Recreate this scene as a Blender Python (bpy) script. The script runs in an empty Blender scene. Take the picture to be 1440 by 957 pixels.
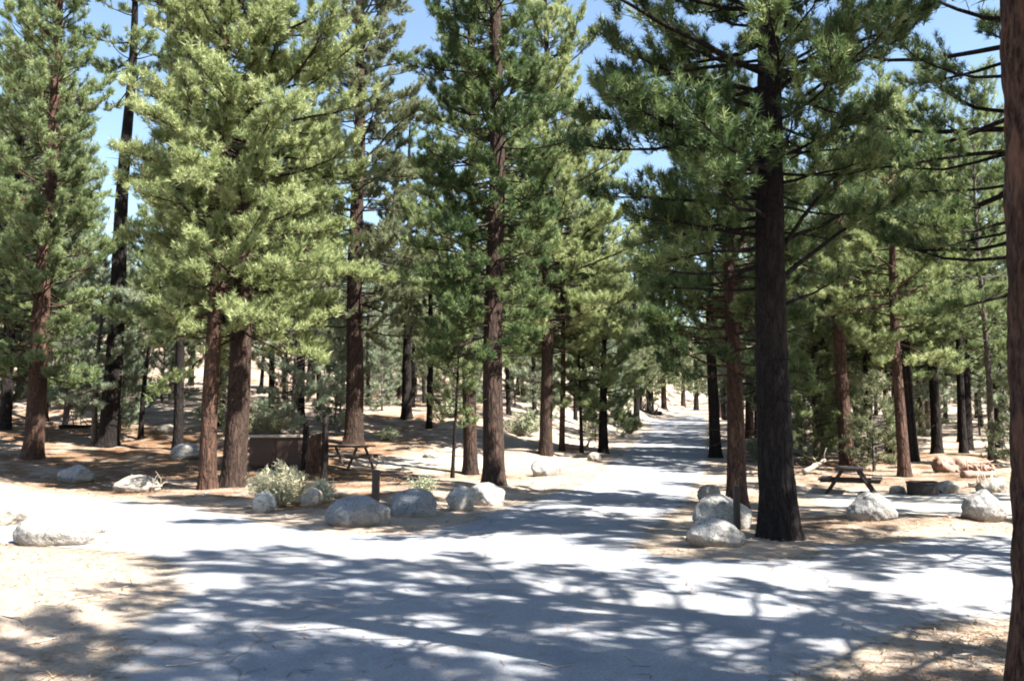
import bpy, bmesh, math, random
import numpy as np
from mathutils import Vector, noise
from mathutils.geometry import delaunay_2d_cdt

C = bpy.context.scene.collection
sc = bpy.context.scene
PI = math.pi
F, CX, CY, HOR, EYE = 1200.0, 720.0, 478.5, 600.0, 1.65      # lens and eye of the photograph, in photo pixels
PITCH = math.atan((HOR - CY) / F)
SUN_AZ, SUN_EL = math.radians(121), math.radians(50)          # clockwise from +Y

# ------------------------------------------------------------------ terrain
def softplus(t, k):
    return np.logaddexp(0, t / k) * k
def sstep(a, b, t):
    t = np.clip((t - a) / (b - a), 0, 1)
    return t * t * (3 - 2 * t)
def base_height(x, y):
    x = np.asarray(x, float); y = np.asarray(y, float)
    s = softplus(y - 20, 3.0)
    q = np.where(s < 25, s * s, 625 + (s - 25) * 26)
    rx = 4.5 + 0.235 * np.maximum(y - 30, -20)
    xr = x - rx
    a = 0.00125 + 0.0021 * sstep(-3, -13, xr) + 0.0005 * sstep(3, 12, xr)
    z = a * q + 0.03 * softplus(-x - 9, 1.5)
    z = z - 0.34 * np.exp(-((x - 10) / 6.5) ** 2 - ((y - 25) / 7.0) ** 2)
    far = softplus(y - 150, 20)
    return z + 0.03 * far

def ray(u, v):
    r, up = (u - CX) / F, (CY - v) / F
    return (r, math.cos(PITCH) - up * math.sin(PITCH), math.sin(PITCH) + up * math.cos(PITCH))
def hit(u, v):
    rx, ry, rz = ray(u, v)
    ds = np.concatenate([np.arange(2.5, 60, .02), np.arange(60, 260, .1)])
    zz = EYE + ds * rz / ry
    g = zz - base_height(ds * rx / ry, ds)
    i = np.argmax(g < 0) if (g < 0).any() else len(ds) - 1
    d = float(ds[i])
    return d * rx / ry, d
def at_depth(u, d):
    return d * (u - CX) / F / (math.cos(PITCH)), d

ROAD_PX = [(50,1150),(95,940),(150,880),(205,840),(212,806),(140,781),(20,768),(-200,757),(-600,748),
    (-600,674),(-200,682),(0,687),(100,694),(250,708),(340,722),(450,742),(560,748),(640,731),(690,713),(740,700),
    (775,690),(810,675),(835,660),(862,640),(888,620),(908,604),(905,592),(893,583),
    (985,581),(998,592),(1002,604),(1003,620),(1005,640),(1003,660),(1000,680),(985,700),(965,722),(938,750),
    (928,770),(950,780),(1000,785),(1080,780),(1140,766),(1250,756),(1410,749),(1700,738),(2100,733),
    (2100,850),(1700,868),(1440,885),(1325,898),(1255,922),(1225,965),(1215,1150)]
PADL_PX = [(515,650),(560,645),(640,642),(740,645),(835,643),(835,651),(800,658),(700,661),(600,660),(525,659)]
PADR_PX = [(1120,694),(1240,690),(1420,692),(1700,694),(1700,724),(1420,731),(1250,724),(1140,716)]

def densify(poly, step, jit, seed):
    rnd = random.Random(seed)
    out = []
    n = len(poly)
    for i in range(n):
        a, b = Vector(poly[i]), Vector(poly[(i + 1) % n])
        m = max(1, int((b - a).length / step))
        d = (b - a)
        nrm = Vector((-d.y, d.x)).normalized() if d.length else Vector((0, 0))
        for k in range(m):
            p = a + d * (k / m)
            w = noise.noise(Vector((p.x * .7, p.y * .7, seed))) * jit * 1.6 + noise.noise(Vector((p.x * 3, p.y * 3, seed + 9))) * jit * .7
            p = p + nrm * w
            out.append((p.x, p.y))
    return out
ROAD = densify([hit(*p) for p in ROAD_PX], .3, .28, 3)
PADL = densify([hit(*p) for p in PADL_PX], .35, .3, 5)
PADR = densify([hit(*p) for p in PADR_PX], .35, .3, 7)

def poly_dist(px, py, poly):
    """signed distance, positive inside"""
    px = np.asarray(px, float); py = np.asarray(py, float)
    P = np.array(poly); A = P; B = np.roll(P, -1, 0)
    out = np.full(px.shape, -99.0)
    lo = P.min(0) - 4; hi = P.max(0) + 4
    idx = np.nonzero((px > lo[0]) & (px < hi[0]) & (py > lo[1]) & (py < hi[1]))[0]
    D = B - A; L = (D ** 2).sum(1) + 1e-12
    with np.errstate(divide='ignore', invalid='ignore'):
        sl = np.where(D[:, 1] != 0, D[:, 0] / np.where(D[:, 1] == 0, 1, D[:, 1]), 0)
    for c in range(0, len(idx), 4000):
        k = idx[c:c + 4000]; x = px[k][:, None]; y = py[k][:, None]
        t = np.clip(((x - A[:, 0]) * D[:, 0] + (y - A[:, 1]) * D[:, 1]) / L, 0, 1)
        d2 = ((x - A[:, 0] - t * D[:, 0]) ** 2 + (y - A[:, 1] - t * D[:, 1]) ** 2).min(1)
        cr = ((A[:, 1] > y) != (B[:, 1] > y)) & (x < sl * (y - A[:, 1]) + A[:, 0])
        out[k] = np.where(cr.sum(1) % 2 == 1, 1, -1) * np.sqrt(d2)
    return out

def bumps(x, y):
    b = np.zeros(np.shape(x))
    rs = np.random.RandomState(4)
    for fr, am in ((.35, .05), (.8, .03), (1.9, .017), (4.1, .010)):
        for _ in range(4):
            th = rs.rand() * 6.28; ph = rs.rand(2) * 6.28
            b = b + am * np.sin(fr * (x * math.cos(th) + y * math.sin(th)) + ph[0]) * np.sin(fr * 1.13 * (y * math.cos(th) - x * math.sin(th)) + ph[1])
    return b
def off_road(x, y):
    x = np.asarray(x, float); y = np.asarray(y, float)
    d = np.maximum(np.maximum(poly_dist(x, y, ROAD), poly_dist(x, y, PADL)), poly_dist(x, y, PADR))
    return sstep(.15, 1.3, -d)
def ground_z(x, y):
    x = np.atleast_1d(np.asarray(x, float)); y = np.atleast_1d(np.asarray(y, float))
    m = off_road(x, y)
    return base_height(x, y) + m * (.05 + bumps(x, y))
def gz(x, y):
    return float(ground_z(x, y)[0])

# ------------------------------------------------------------------ mesh helper
class MB:
    def __init__(self):
        self.v = []; self.q = []; self.t = []; self.n = 0
    def add(self, verts, quads=None, tris=None):
        verts = np.asarray(verts, np.float32).reshape(-1, 3)
        if quads is not None and len(quads): self.q.append(np.asarray(quads, np.int64).reshape(-1, 4) + self.n)
        if tris is not None and len(tris): self.t.append(np.asarray(tris, np.int64).reshape(-1, 3) + self.n)
        self.v.append(verts); self.n += len(verts)
    def tube(self, pts, rad, n=6, cap=True):
        pts = np.asarray(pts, float); m = len(pts)
        tan = np.gradient(pts, axis=0); tan /= np.linalg.norm(tan, axis=1)[:, None] + 1e-9
        ref = np.array([0, 0, 1.]) if abs(tan[0, 2]) < .9 else np.array([1., 0, 0])
        e1 = np.cross(tan, ref); e1 /= np.linalg.norm(e1, axis=1)[:, None] + 1e-9
        e2 = np.cross(tan, e1)
        a = np.arange(n) / n * 2 * PI
        r = np.broadcast_to(np.asarray(rad, float), (m,))
        V = pts[:, None] + r[:, None, None] * (np.cos(a)[None, :, None] * e1[:, None] + np.sin(a)[None, :, None] * e2[:, None])
        i, j = np.meshgrid(np.arange(m - 1), np.arange(n), indexing='ij')
        k = (j + 1) % n
        Q = np.stack([i * n + j, i * n + k, (i + 1) * n + k, (i + 1) * n + j], -1).reshape(-1, 4)
        V = V.reshape(-1, 3); T = None
        if cap:
            V = np.vstack([V, pts[0], pts[-1]]); c0, c1 = m * n, m * n + 1
            jj = np.arange(n); kk = (jj + 1) % n
            T = np.vstack([np.stack([kk, jj, np.full(n, c0)], -1), np.stack([(m - 1) * n + jj, (m - 1) * n + kk, np.full(n, c1)], -1)])
        self.add(V, Q, T)
    def box(self, c, s, rot=0, bev=0, tilt=0):
        hx, hy, hz = s[0] / 2, s[1] / 2, s[2] / 2
        bm = bmesh.new(); bmesh.ops.create_cube(bm, size=1)
        for w in bm.verts: w.co = Vector((w.co.x * s[0], w.co.y * s[1], w.co.z * s[2]))
        if bev: bmesh.ops.bevel(bm, geom=list(bm.edges), offset=bev, segments=2, affect='EDGES', profile=.5)
        bm.verts.index_update()
        V = np.array([w.co[:] for w in bm.verts])
        if tilt:
            ct, st = math.cos(tilt), math.sin(tilt)
            V = np.stack([V[:, 0] * ct + V[:, 2] * st, V[:, 1], -V[:, 0] * st + V[:, 2] * ct], -1)
        cr, sr = math.cos(rot), math.sin(rot)
        V = np.stack([V[:, 0] * cr - V[:, 1] * sr, V[:, 0] * sr + V[:, 1] * cr, V[:, 2]], -1) + np.array(c)
        Q = []; T = []
        for f in bm.faces:
            ix = [w.index for w in f.verts]
            if len(ix) == 4: Q.append(ix)
            else:
                for k in range(1, len(ix) - 1): T.append([ix[0], ix[k], ix[k + 1]])
        bm.free()
        self.add(V, Q, T)
    def mesh(self, name, mat, smooth=True):
        V = np.vstack(self.v)
        q = np.vstack(self.q) if self.q else np.zeros((0, 4), int)
        t = np.vstack(self.t) if self.t else np.zeros((0, 3), int)
        me = bpy.data.meshes.new(name)
        me.vertices.add(len(V)); me.vertices.foreach_set('co', V.astype(np.float32).ravel())
        loops = np.concatenate([q.ravel(), t.ravel()]).astype(np.int32)
        me.loops.add(len(loops)); me.loops.foreach_set('vertex_index', loops)
        me.polygons.add(len(q) + len(t))
        st = np.concatenate([np.arange(len(q)) * 4, len(q) * 4 + np.arange(len(t)) * 3]).astype(np.int32)
        me.polygons.foreach_set('loop_start', st)
        me.update(calc_edges=True)
        me.polygons.foreach_set('use_smooth', np.full(len(me.polygons), smooth))
        me.materials.append(mat)
        if len(V) < 60000: me.validate()
        return me

def link(name, me, parent=None):
    o = bpy.data.objects.new(name, me); C.objects.link(o)
    if parent: o.parent = parent
    return o
def tag(o, label=None, cat=None, group=None, kind=None):
    if label: o['label'] = label
    if cat: o['category'] = cat
    if group: o['group'] = group
    if kind: o['kind'] = kind
    return o
def empty(name, loc, rz=0):
    o = bpy.data.objects.new(name, None); C.objects.link(o)
    o.location = loc; o.rotation_euler = (0, 0, rz); o.empty_display_size = .2
    return o
def copy_tree(o):
    c = o.copy(); C.objects.link(c)
    for ch in o.children:
        d = ch.copy(); C.objects.link(d); d.parent = c
    return c

# ------------------------------------------------------------------ materials
class NT:
    def __init__(self, name):
        self.m = bpy.data.materials.new(name); self.m.use_nodes = True
        self.t = self.m.node_tree; self.b = self.t.nodes['Principled BSDF']; self.out = self.t.nodes['Material Output']
    def n(self, typ, **kw):
        x = self.t.nodes.new(typ)
        for k, v in kw.items():
            if k in x.inputs: x.inputs[k].default_value = v
            else: setattr(x, k, v)
        return x
    def l(self, a, b): self.t.links.new(a, b)
    def ramp(self, src, stops):
        r = self.n('ShaderNodeValToRGB'); e = r.color_ramp.elements
        while len(e) < len(stops): e.new(.5)
        for x, (p, c) in zip(e, stops): x.position = p; x.color = (*c, 1)
        self.l(src, r.inputs[0]); return r.outputs[0]
    def noise(self, scale, detail=4, rough=.6, vec=None):
        x = self.n('ShaderNodeTexNoise'); x.inputs['Scale'].default_value = scale
        x.inputs['Detail'].default_value = detail; x.inputs['Roughness'].default_value = rough
        if vec is not None: self.l(vec, x.inputs['Vector'])
        return x.outputs['Fac']
    def mapping(self, scale, kind='Object', loc=(0, 0, 0)):
        tc = self.n('ShaderNodeTexCoord'); mp = self.n('ShaderNodeMapping')
        mp.inputs['Scale'].default_value = scale; mp.inputs['Location'].default_value = loc
        self.l(tc.outputs[kind], mp.inputs['Vector']); return mp.outputs[0]
    def mix(self, fac, a, b, mode='MIX'):
        x = self.n('ShaderNodeMix', data_type='RGBA', blend_type=mode)
        for s, val in ((0, fac), (6, a), (7, b)):
            if isinstance(val, (int, float)): x.inputs[s].default_value = val
            elif isinstance(val, tuple): x.inputs[s].default_value = (*val, 1)
            else: self.l(val, x.inputs[s])
        return x.outputs[2]
    def bump(self, h, strength, dist):
        x = self.n('ShaderNodeBump'); x.inputs['Strength'].default_value = strength; x.inputs['Distance'].default_value = dist
        self.l(h, x.inputs['Height']); self.l(x.outputs[0], self.b.inputs['Normal'])

def needle_mat(name, dark, mid, light, trans=.42):
    m = NT(name)
    a = m.n('ShaderNodeAttribute', attribute_name='tint')
    col = m.ramp(a.outputs['Fac'], [(0, dark), (.5, mid), (1, light)])
    m.l(col, m.b.inputs['Base Color']); m.b.inputs['Roughness'].default_value = .5
    m.b.inputs['Specular IOR Level'].default_value = .35
    tr = m.n('ShaderNodeBsdfTranslucent'); m.l(col, tr.inputs[0])
    mx = m.n('ShaderNodeMixShader'); mx.inputs[0].default_value = trans
    m.l(m.b.outputs[0], mx.inputs[1]); m.l(tr.outputs[0], mx.inputs[2]); m.l(mx.outputs[0], m.out.inputs[0])
    return m.m
NEEDLE = {  # sun and deep sets carry the crowns' light and shade in their colour
    'sun':  needle_mat('needles_sunlit_green', (.092, .130, .044), (.25, .298, .125), (.40, .44, .22)),
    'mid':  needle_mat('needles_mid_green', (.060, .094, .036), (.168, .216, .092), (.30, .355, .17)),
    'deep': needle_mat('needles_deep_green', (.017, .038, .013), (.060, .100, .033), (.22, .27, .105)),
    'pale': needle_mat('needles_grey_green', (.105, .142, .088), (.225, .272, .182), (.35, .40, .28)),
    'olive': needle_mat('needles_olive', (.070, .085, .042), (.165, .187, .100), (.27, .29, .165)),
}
def bark_mat(name, furrow, plate, edge, scale=1.0):
    m = NT(name)
    vec = m.mapping((9 * scale, 9 * scale, 2.3 * scale))
    wob = m.n('ShaderNodeTexNoise'); wob.inputs['Scale'].default_value = 1.2; m.l(vec, wob.inputs['Vector'])
    add = m.n('ShaderNodeVectorMath', operation='ADD'); m.l(vec, add.inputs[0]); m.l(wob.outputs['Color'], add.inputs[1])
    vo = m.n('ShaderNodeTexVoronoi', feature='DISTANCE_TO_EDGE'); vo.inputs['Scale'].default_value = .9; m.l(add.outputs[0], vo.inputs['Vector'])
    fine = m.noise(26 * scale, 5, .65, m.mapping((1.6, 1.6, .5)))
    big = m.noise(2.2, 3, .5, m.mapping((1, 1, .4)))
    c1 = m.ramp(vo.outputs['Distance'], [(0, furrow), (.12, furrow), (.28, plate), (1, plate)])
    c2 = m.mix(m.ramp(fine, [(.38, (0, 0, 0)), (.68, (.75, .75, .75))]), c1, edge)
    c3 = m.mix(m.ramp(big, [(.35, (0, 0, 0)), (.7, (.55, .55, .55))]), c2, furrow)
    m.l(c3, m.b.inputs['Base Color']); m.b.inputs['Roughness'].default_value = .92
    m.b.inputs['Specular IOR Level'].default_value = .15
    mm = m.n('ShaderNodeMath', operation='MULTIPLY_ADD'); m.l(fine, mm.inputs[0]); mm.inputs[1].default_value = .35
    rr = m.ramp(vo.outputs['Distance'], [(0, (0, 0, 0)), (.3, (1, 1, 1))]); m.l(rr, mm.inputs[2])
    m.bump(mm.outputs[0], .9, .025)
    return m.m
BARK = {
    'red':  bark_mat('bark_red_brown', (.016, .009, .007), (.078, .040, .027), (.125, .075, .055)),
    'dark': bark_mat('bark_dark_brown', (.004, .003, .003), (.015, .0115, .0105), (.030, .024, .022)),  # darkened so the shade lying on the trunks is in the bark colour
    'brown': bark_mat('bark_brown', (.011, .007, .006), (.047, .028, .021), (.085, .057, .045)),
    'grey': bark_mat('bark_grey', (.035, .028, .024), (.12, .098, .085), (.19, .165, .15), 1.6),
}
def dirt_mat():
    m = NT('forest_floor')
    P = m.mapping((1, 1, 1))
    big = m.noise(.22, 5, .6, P); mid = m.noise(1.3, 6, .65, P); fine = m.noise(22, 5, .7, P); st = m.noise(70, 3, .6, m.mapping((1, .35, 1)))
    tan = m.mix(m.ramp(fine, [(.3, (0, 0, 0)), (.75, (1, 1, 1))]), (.225, .178, .138), (.345, .288, .235))
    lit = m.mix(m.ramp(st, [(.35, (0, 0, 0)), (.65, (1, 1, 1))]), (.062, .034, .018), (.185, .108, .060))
    s = m.n('ShaderNodeMath', operation='ADD'); m.l(big, s.inputs[0]); m.l(mid, s.inputs[1])
    a = m.n('ShaderNodeAttribute', attribute_name='litter')
    s2 = m.n('ShaderNodeMath', operation='ADD'); m.l(s.outputs[0], s2.inputs[0]); m.l(a.outputs['Fac'], s2.inputs[1])
    f = m.ramp(s2.outputs[0], [(.98, (0, 0, 0)), (1.0, (.9, .9, .9))])
    f2 = m.n('ShaderNodeMapRange'); m.l(s2.outputs[0], f2.inputs[0])
    f2.inputs[1].default_value = 1.02; f2.inputs[2].default_value = 1.30
    col = m.mix(f2.outputs[0], tan, lit)
    m.l(col, m.b.inputs['Base Color']); m.b.inputs['Roughness'].default_value = .95
    m.b.inputs['Specular IOR Level'].default_value = .1
    ad = m.n('ShaderNodeMath', operation='ADD'); m.l(fine, ad.inputs[0]); m.l(st, ad.inputs[1])
    m.bump(ad.outputs[0], .8, .03)
    return m.m
def road_mat(name, c0, c1, edge):
    m = NT(name)
    P = m.mapping((1, 1, 1))
    big = m.noise(.35, 4, .6, P); fine = m.noise(45, 4, .75, P); mid = m.noise(3.5, 5, .65, P)
    col = m.mix(m.ramp(fine, [(.3, (0, 0, 0)), (.7, (1, 1, 1))]), c0, c1)
    col = m.mix(m.ramp(big, [(.35, (0, 0, 0)), (.7, (.35, .35, .35))]), col, edge)
    pt = m.noise(.9, 6, .7, m.mapping((1, .5, 1)))
    col = m.mix(m.ramp(pt, [(.5, (0, 0, 0)), (.62, (.45, .45, .45))]), col, tuple(q * .85 for q in c0))
    a = m.n('ShaderNodeAttribute', attribute_name='rim')
    s = m.n('ShaderNodeMath', operation='ADD'); m.l(a.outputs['Fac'], s.inputs[0]); m.l(mid, s.inputs[1])
    f = m.n('ShaderNodeMapRange'); m.l(s.outputs[0], f.inputs[0]); f.inputs[1].default_value = .85; f.inputs[2].default_value = 1.35
    col = m.mix(f.outputs[0], col, edge)
    # long tar-filled cracks
    vo = m.n('ShaderNodeTexVoronoi', feature='DISTANCE_TO_EDGE'); vo.inputs['Scale'].default_value = .19
    wob = m.n('ShaderNodeTexNoise'); wob.inputs['Scale'].default_value = .9; m.l(P, wob.inputs['Vector'])
    av = m.n('ShaderNodeVectorMath', operation='MULTIPLY_ADD'); m.l(wob.outputs['Color'], av.inputs[0]); av.inputs[1].default_value = (1.2, 1.2, 1.2); m.l(P, av.inputs[2])
    m.l(av.outputs[0], vo.inputs['Vector'])
    crack = m.ramp(vo.outputs['Distance'], [(0, (.6, .6, .6)), (.0035, (0, 0, 0))])
    col = m.mix(crack, col, (.06, .055, .05))
    m.l(col, m.b.inputs['Base Color']); m.b.inputs['Roughness'].default_value = .9
    m.b.inputs['Specular IOR Level'].default_value = .2
    m.bump(fine, .5, .01)
    # the chip seal thins out to bare dirt along its rim
    n2 = m.noise(7, 5, .7, P)
    s3 = m.n('ShaderNodeMath', operation='MULTIPLY_ADD'); m.l(n2, s3.inputs[0]); s3.inputs[1].default_value = 1.3; m.l(a.outputs['Fac'], s3.inputs[2])
    g = m.n('ShaderNodeMapRange'); m.l(s3.outputs[0], g.inputs[0]); g.inputs[1].default_value = 1.18; g.inputs[2].default_value = 1.55
    tp = m.n('ShaderNodeBsdfTransparent'); mx = m.n('ShaderNodeMixShader')
    m.l(g.outputs[0], mx.inputs[0]); m.l(m.b.outputs[0], mx.inputs[1]); m.l(tp.outputs[0], mx.inputs[2]); m.l(mx.outputs[0], m.out.inputs[0])
    return m.m
def rock_mat(name='granite', k=(1, 1, 1)):
    m = NT(name)
    P = m.mapping((1, 1, 1))
    sp = m.noise(60, 3, .8, P); bl = m.noise(2.6, 5, .6, P); vor = m.noise(9, 4, .7, P)
    c = m.mix(m.ramp(sp, [(.38, (0, 0, 0)), (.62, (1, 1, 1))]), (.105 * k[0], .103 * k[1], .102 * k[2]), (.30 * k[0], .295 * k[1], .285 * k[2]))
    c = m.mix(m.ramp(bl, [(.45, (0, 0, 0)), (.75, (.7, .7, .7))]), c, (.20, .165, .13))
    c = m.mix(m.ramp(vor, [(.54, (0, 0, 0)), (.68, (.85, .85, .85))]), c, (.065, .068, .062))
    vc = m.n('ShaderNodeTexVoronoi', feature='DISTANCE_TO_EDGE'); vc.inputs['Scale'].default_value = 2.2
    wv = m.n('ShaderNodeTexNoise'); wv.inputs['Scale'].default_value = 3; m.l(P, wv.inputs['Vector'])
    av = m.n('ShaderNodeVectorMath', operation='MULTIPLY_ADD'); m.l(wv.outputs['Color'], av.inputs[0]); av.inputs[1].default_value = (.5, .5, .5); m.l(P, av.inputs[2]); m.l(av.outputs[0], vc.inputs['Vector'])
    c = m.mix(m.ramp(vc.outputs['Distance'], [(0, (.8, .8, .8)), (.018, (0, 0, 0))]), c, (.05, .045, .04))
    sx = m.n('ShaderNodeSeparateXYZ'); m.l(P, sx.inputs[0])
    sz = m.n('ShaderNodeMath', operation='MULTIPLY_ADD'); m.l(bl, sz.inputs[0]); sz.inputs[1].default_value = .25; m.l(sx.outputs['Z'], sz.inputs[2])
    c = m.mix(m.ramp(sz.outputs[0], [(.12, (.8, .8, .8)), (.24, (0, 0, 0))]), c, (.19, .14, .095))
    m.l(c, m.b.inputs['Base Color']); m.b.inputs['Roughness'].default_value = .88
    m.bump(vor, .8, .05)
    return m.m
def wood_mat(name, a, b):
    m = NT(name)
    g = m.noise(14, 5, .6, m.mapping((1, 12, 12)))
    c = m.mix(m.ramp(g, [(.35, (0, 0, 0)), (.7, (1, 1, 1))]), a, b)
    m.l(c, m.b.inputs['Base Color']); m.b.inputs['Roughness'].default_value = .8; m.bump(g, .4, .006)
    return m.m
def metal_mat(name, c, rust, r=.55):
    m = NT(name)
    g = m.noise(7, 5, .65, m.mapping((1, 1, 1)))
    col = m.mix(m.ramp(g, [(.5, (0, 0, 0)), (.75, (.8, .8, .8))]), c, rust)
    m.l(col, m.b.inputs['Base Color']); m.b.inputs['Roughness'].default_value = r; m.b.inputs['Metallic'].default_value = .25
    return m.m
def litter_mat(name, a, b):
    m = NT(name)
    t = m.n('ShaderNodeAttribute', attribute_name='tint')
    m.l(m.ramp(t.outputs['Fac'], [(0, a), (1, b)]), m.b.inputs['Base Color']); m.b.inputs['Roughness'].default_value = .8
    return m.m
DIRT = dirt_mat()
ASPH = road_mat('road_grey_chip', (.122, .134, .156), (.238, .252, .276), (.27, .225, .17))
GRAV = road_mat('pale_gravel', (.22, .205, .185), (.38, .355, .32), (.32, .25, .175))
ROCKS = [rock_mat(), rock_mat('granite_warm', (1.15, 1.04, .90)), rock_mat('granite_shaded_blue', (.72, .77, .86)), rock_mat('granite_sunlit_pale', (1.35, 1.33, 1.28))]  # pale copy carries sun, blue-grey copy carries shade on the same granite
WOODW = wood_mat('weathered_wood', (.17, .125, .085), (.34, .27, .20))
WOODB = wood_mat('brown_wood', (.075, .045, .030), (.17, .115, .080))
WOODD = wood_mat('dark_wood', (.028, .020, .016), (.075, .052, .040))
ROT = wood_mat('red_rotten_wood', (.14, .072, .050), (.32, .20, .15))
SILVER = wood_mat('silvered_wood', (.20, .165, .13), (.42, .36, .30))
BROWNM = metal_mat('brown_painted_steel', (.032, .016, .012), (.060, .028, .016))
PALEM = metal_mat('sunlit_steel_lid', (.30, .27, .24), (.20, .14, .10), .5)  # sunlight striking the locker top is put into this pale colour
BLACKM = metal_mat('sooty_shaded_steel', (.022, .019, .018), (.07, .032, .018), .7)
LITTER = litter_mat('fallen_needles', (.075, .036, .016), (.30, .19, .10))
DRY = litter_mat('dry_shrub_leaves', (.30, .28, .16), (.68, .63, .44))
SAGE = litter_mat('sage_leaves', (.11, .135, .075), (.34, .36, .23))

# ------------------------------------------------------------------ ground, road, pads
def axis(lo, hi, fine_lo, fine_hi, step):
    v = list(np.arange(fine_lo, fine_hi + 1e-6, step))
    s = step
    while v[-1] < hi: s *= 1.18; v.append(v[-1] + s)
    s = step; w = []
    x = fine_lo
    while x > lo: s *= 1.18; x -= s; w.append(x)
    return np.array(w[::-1] + v)
xs = axis(-420, 420, -19, 19, .2); ys = axis(-60, 650, 2, 38, .2)
X, Y = np.meshgrid(xs, ys, indexing='xy')
MASK = off_road(X.ravel(), Y.ravel()).reshape(X.shape)
Z = base_height(X, Y) + MASK * (.05 + bumps(X, Y))
ny, nx = X.shape
i, j = np.meshgrid(np.arange(ny - 1), np.arange(nx - 1), indexing='ij')
mb = MB()
mb.add(np.stack([X, Y, Z], -1).reshape(-1, 3), np.stack([i * nx + j, i * nx + j + 1, (i + 1) * nx + j + 1, (i + 1) * nx + j], -1).reshape(-1, 4))
me = mb.mesh('ground', DIRT)
at = me.attributes.new('litter', 'FLOAT', 'POINT')
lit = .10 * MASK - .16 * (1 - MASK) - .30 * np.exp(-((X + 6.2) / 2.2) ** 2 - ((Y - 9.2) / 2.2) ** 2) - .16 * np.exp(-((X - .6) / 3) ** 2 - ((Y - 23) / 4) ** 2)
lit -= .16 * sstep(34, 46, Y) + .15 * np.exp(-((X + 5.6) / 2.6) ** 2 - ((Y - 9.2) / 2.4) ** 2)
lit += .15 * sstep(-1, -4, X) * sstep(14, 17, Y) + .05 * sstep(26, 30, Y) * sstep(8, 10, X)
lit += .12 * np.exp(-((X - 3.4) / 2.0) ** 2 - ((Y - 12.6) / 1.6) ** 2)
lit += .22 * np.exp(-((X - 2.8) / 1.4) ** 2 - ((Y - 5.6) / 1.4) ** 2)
at.data.foreach_set('value', lit.ravel().astype(np.float32))
tag(link('ground', me), kind='structure')

def sheet(name, poly, mat, lift, seed):
    P = np.array(poly)
    x0, y0 = P.min(0); x1, y1 = P.max(0)
    gx, gy = [], []
    y = y0
    while y < y1:
        st = .35 if y < 40 else .9
        a = np.arange(x0, x1, st); gx.append(a); gy.append(np.full(len(a), y)); y += st
    gx = np.concatenate(gx); gy = np.concatenate(gy)
    d = poly_dist(gx, gy, poly); k = d > .15
    pts = [Vector(p) for p in poly] + [Vector((a, b)) for a, b in zip(gx[k], gy[k])]
    n = len(poly)
    vo, _, fo, *_ = delaunay_2d_cdt(pts, [(a, (a + 1) % n) for a in range(n)], [], 1, 1e-5)
    V = np.array([(p.x, p.y) for p in vo])
    dd = np.abs(poly_dist(V[:, 0], V[:, 1], poly))
    zz = base_height(V[:, 0], V[:, 1]) + lift + np.clip((V[:, 1] - 20) * .0004, 0, .02) + .012 * sstep(0, .5, dd)
    b = MB(); b.add(np.column_stack([V, zz]), None, [f for f in fo if len(f) == 3])
    me = b.mesh(name, mat)
    a = me.attributes.new('rim', 'FLOAT', 'POINT')
    a.data.foreach_set('value', (1 - sstep(0, .75, dd)).astype(np.float32))
    return tag(link(name, me), kind='structure')
sheet('road', ROAD, ASPH, .006, 1)
sheet('gravel_pad', PADL, GRAV, .006, 2)
sheet('parking_pad', PADR, GRAV, .006, 3)

# ------------------------------------------------------------------ trees
def needle_tufts(pos, axis_, n, length, width, rs, spread=1.0):
    T = len(pos)
    d = rs.normal(size=(T, n, 3)); d /= np.linalg.norm(d, axis=2)[..., None]
    d = axis_[:, None] + d * spread
    d /= np.linalg.norm(d, axis=2)[..., None] + 1e-9
    L = length * rs.uniform(.65, 1.15, (T, n, 1))
    o = pos[:, None] + axis_[:, None] * rs.uniform(-.6, .35, (T, n, 1)) * length
    side = np.cross(d, rs.normal(size=(T, n, 3))); side /= np.linalg.norm(side, axis=2)[..., None] + 1e-9
    w = width * rs.uniform(.7, 1.3, (T, n, 1))
    a = o - side * w * .5; b = o + side * w * .5
    # a lens-shaped needle spray: two base corners, one mid flare, one tip
    tip = o + d * L
    return np.stack([a, b, tip], 2).reshape(-1, 3)

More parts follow.
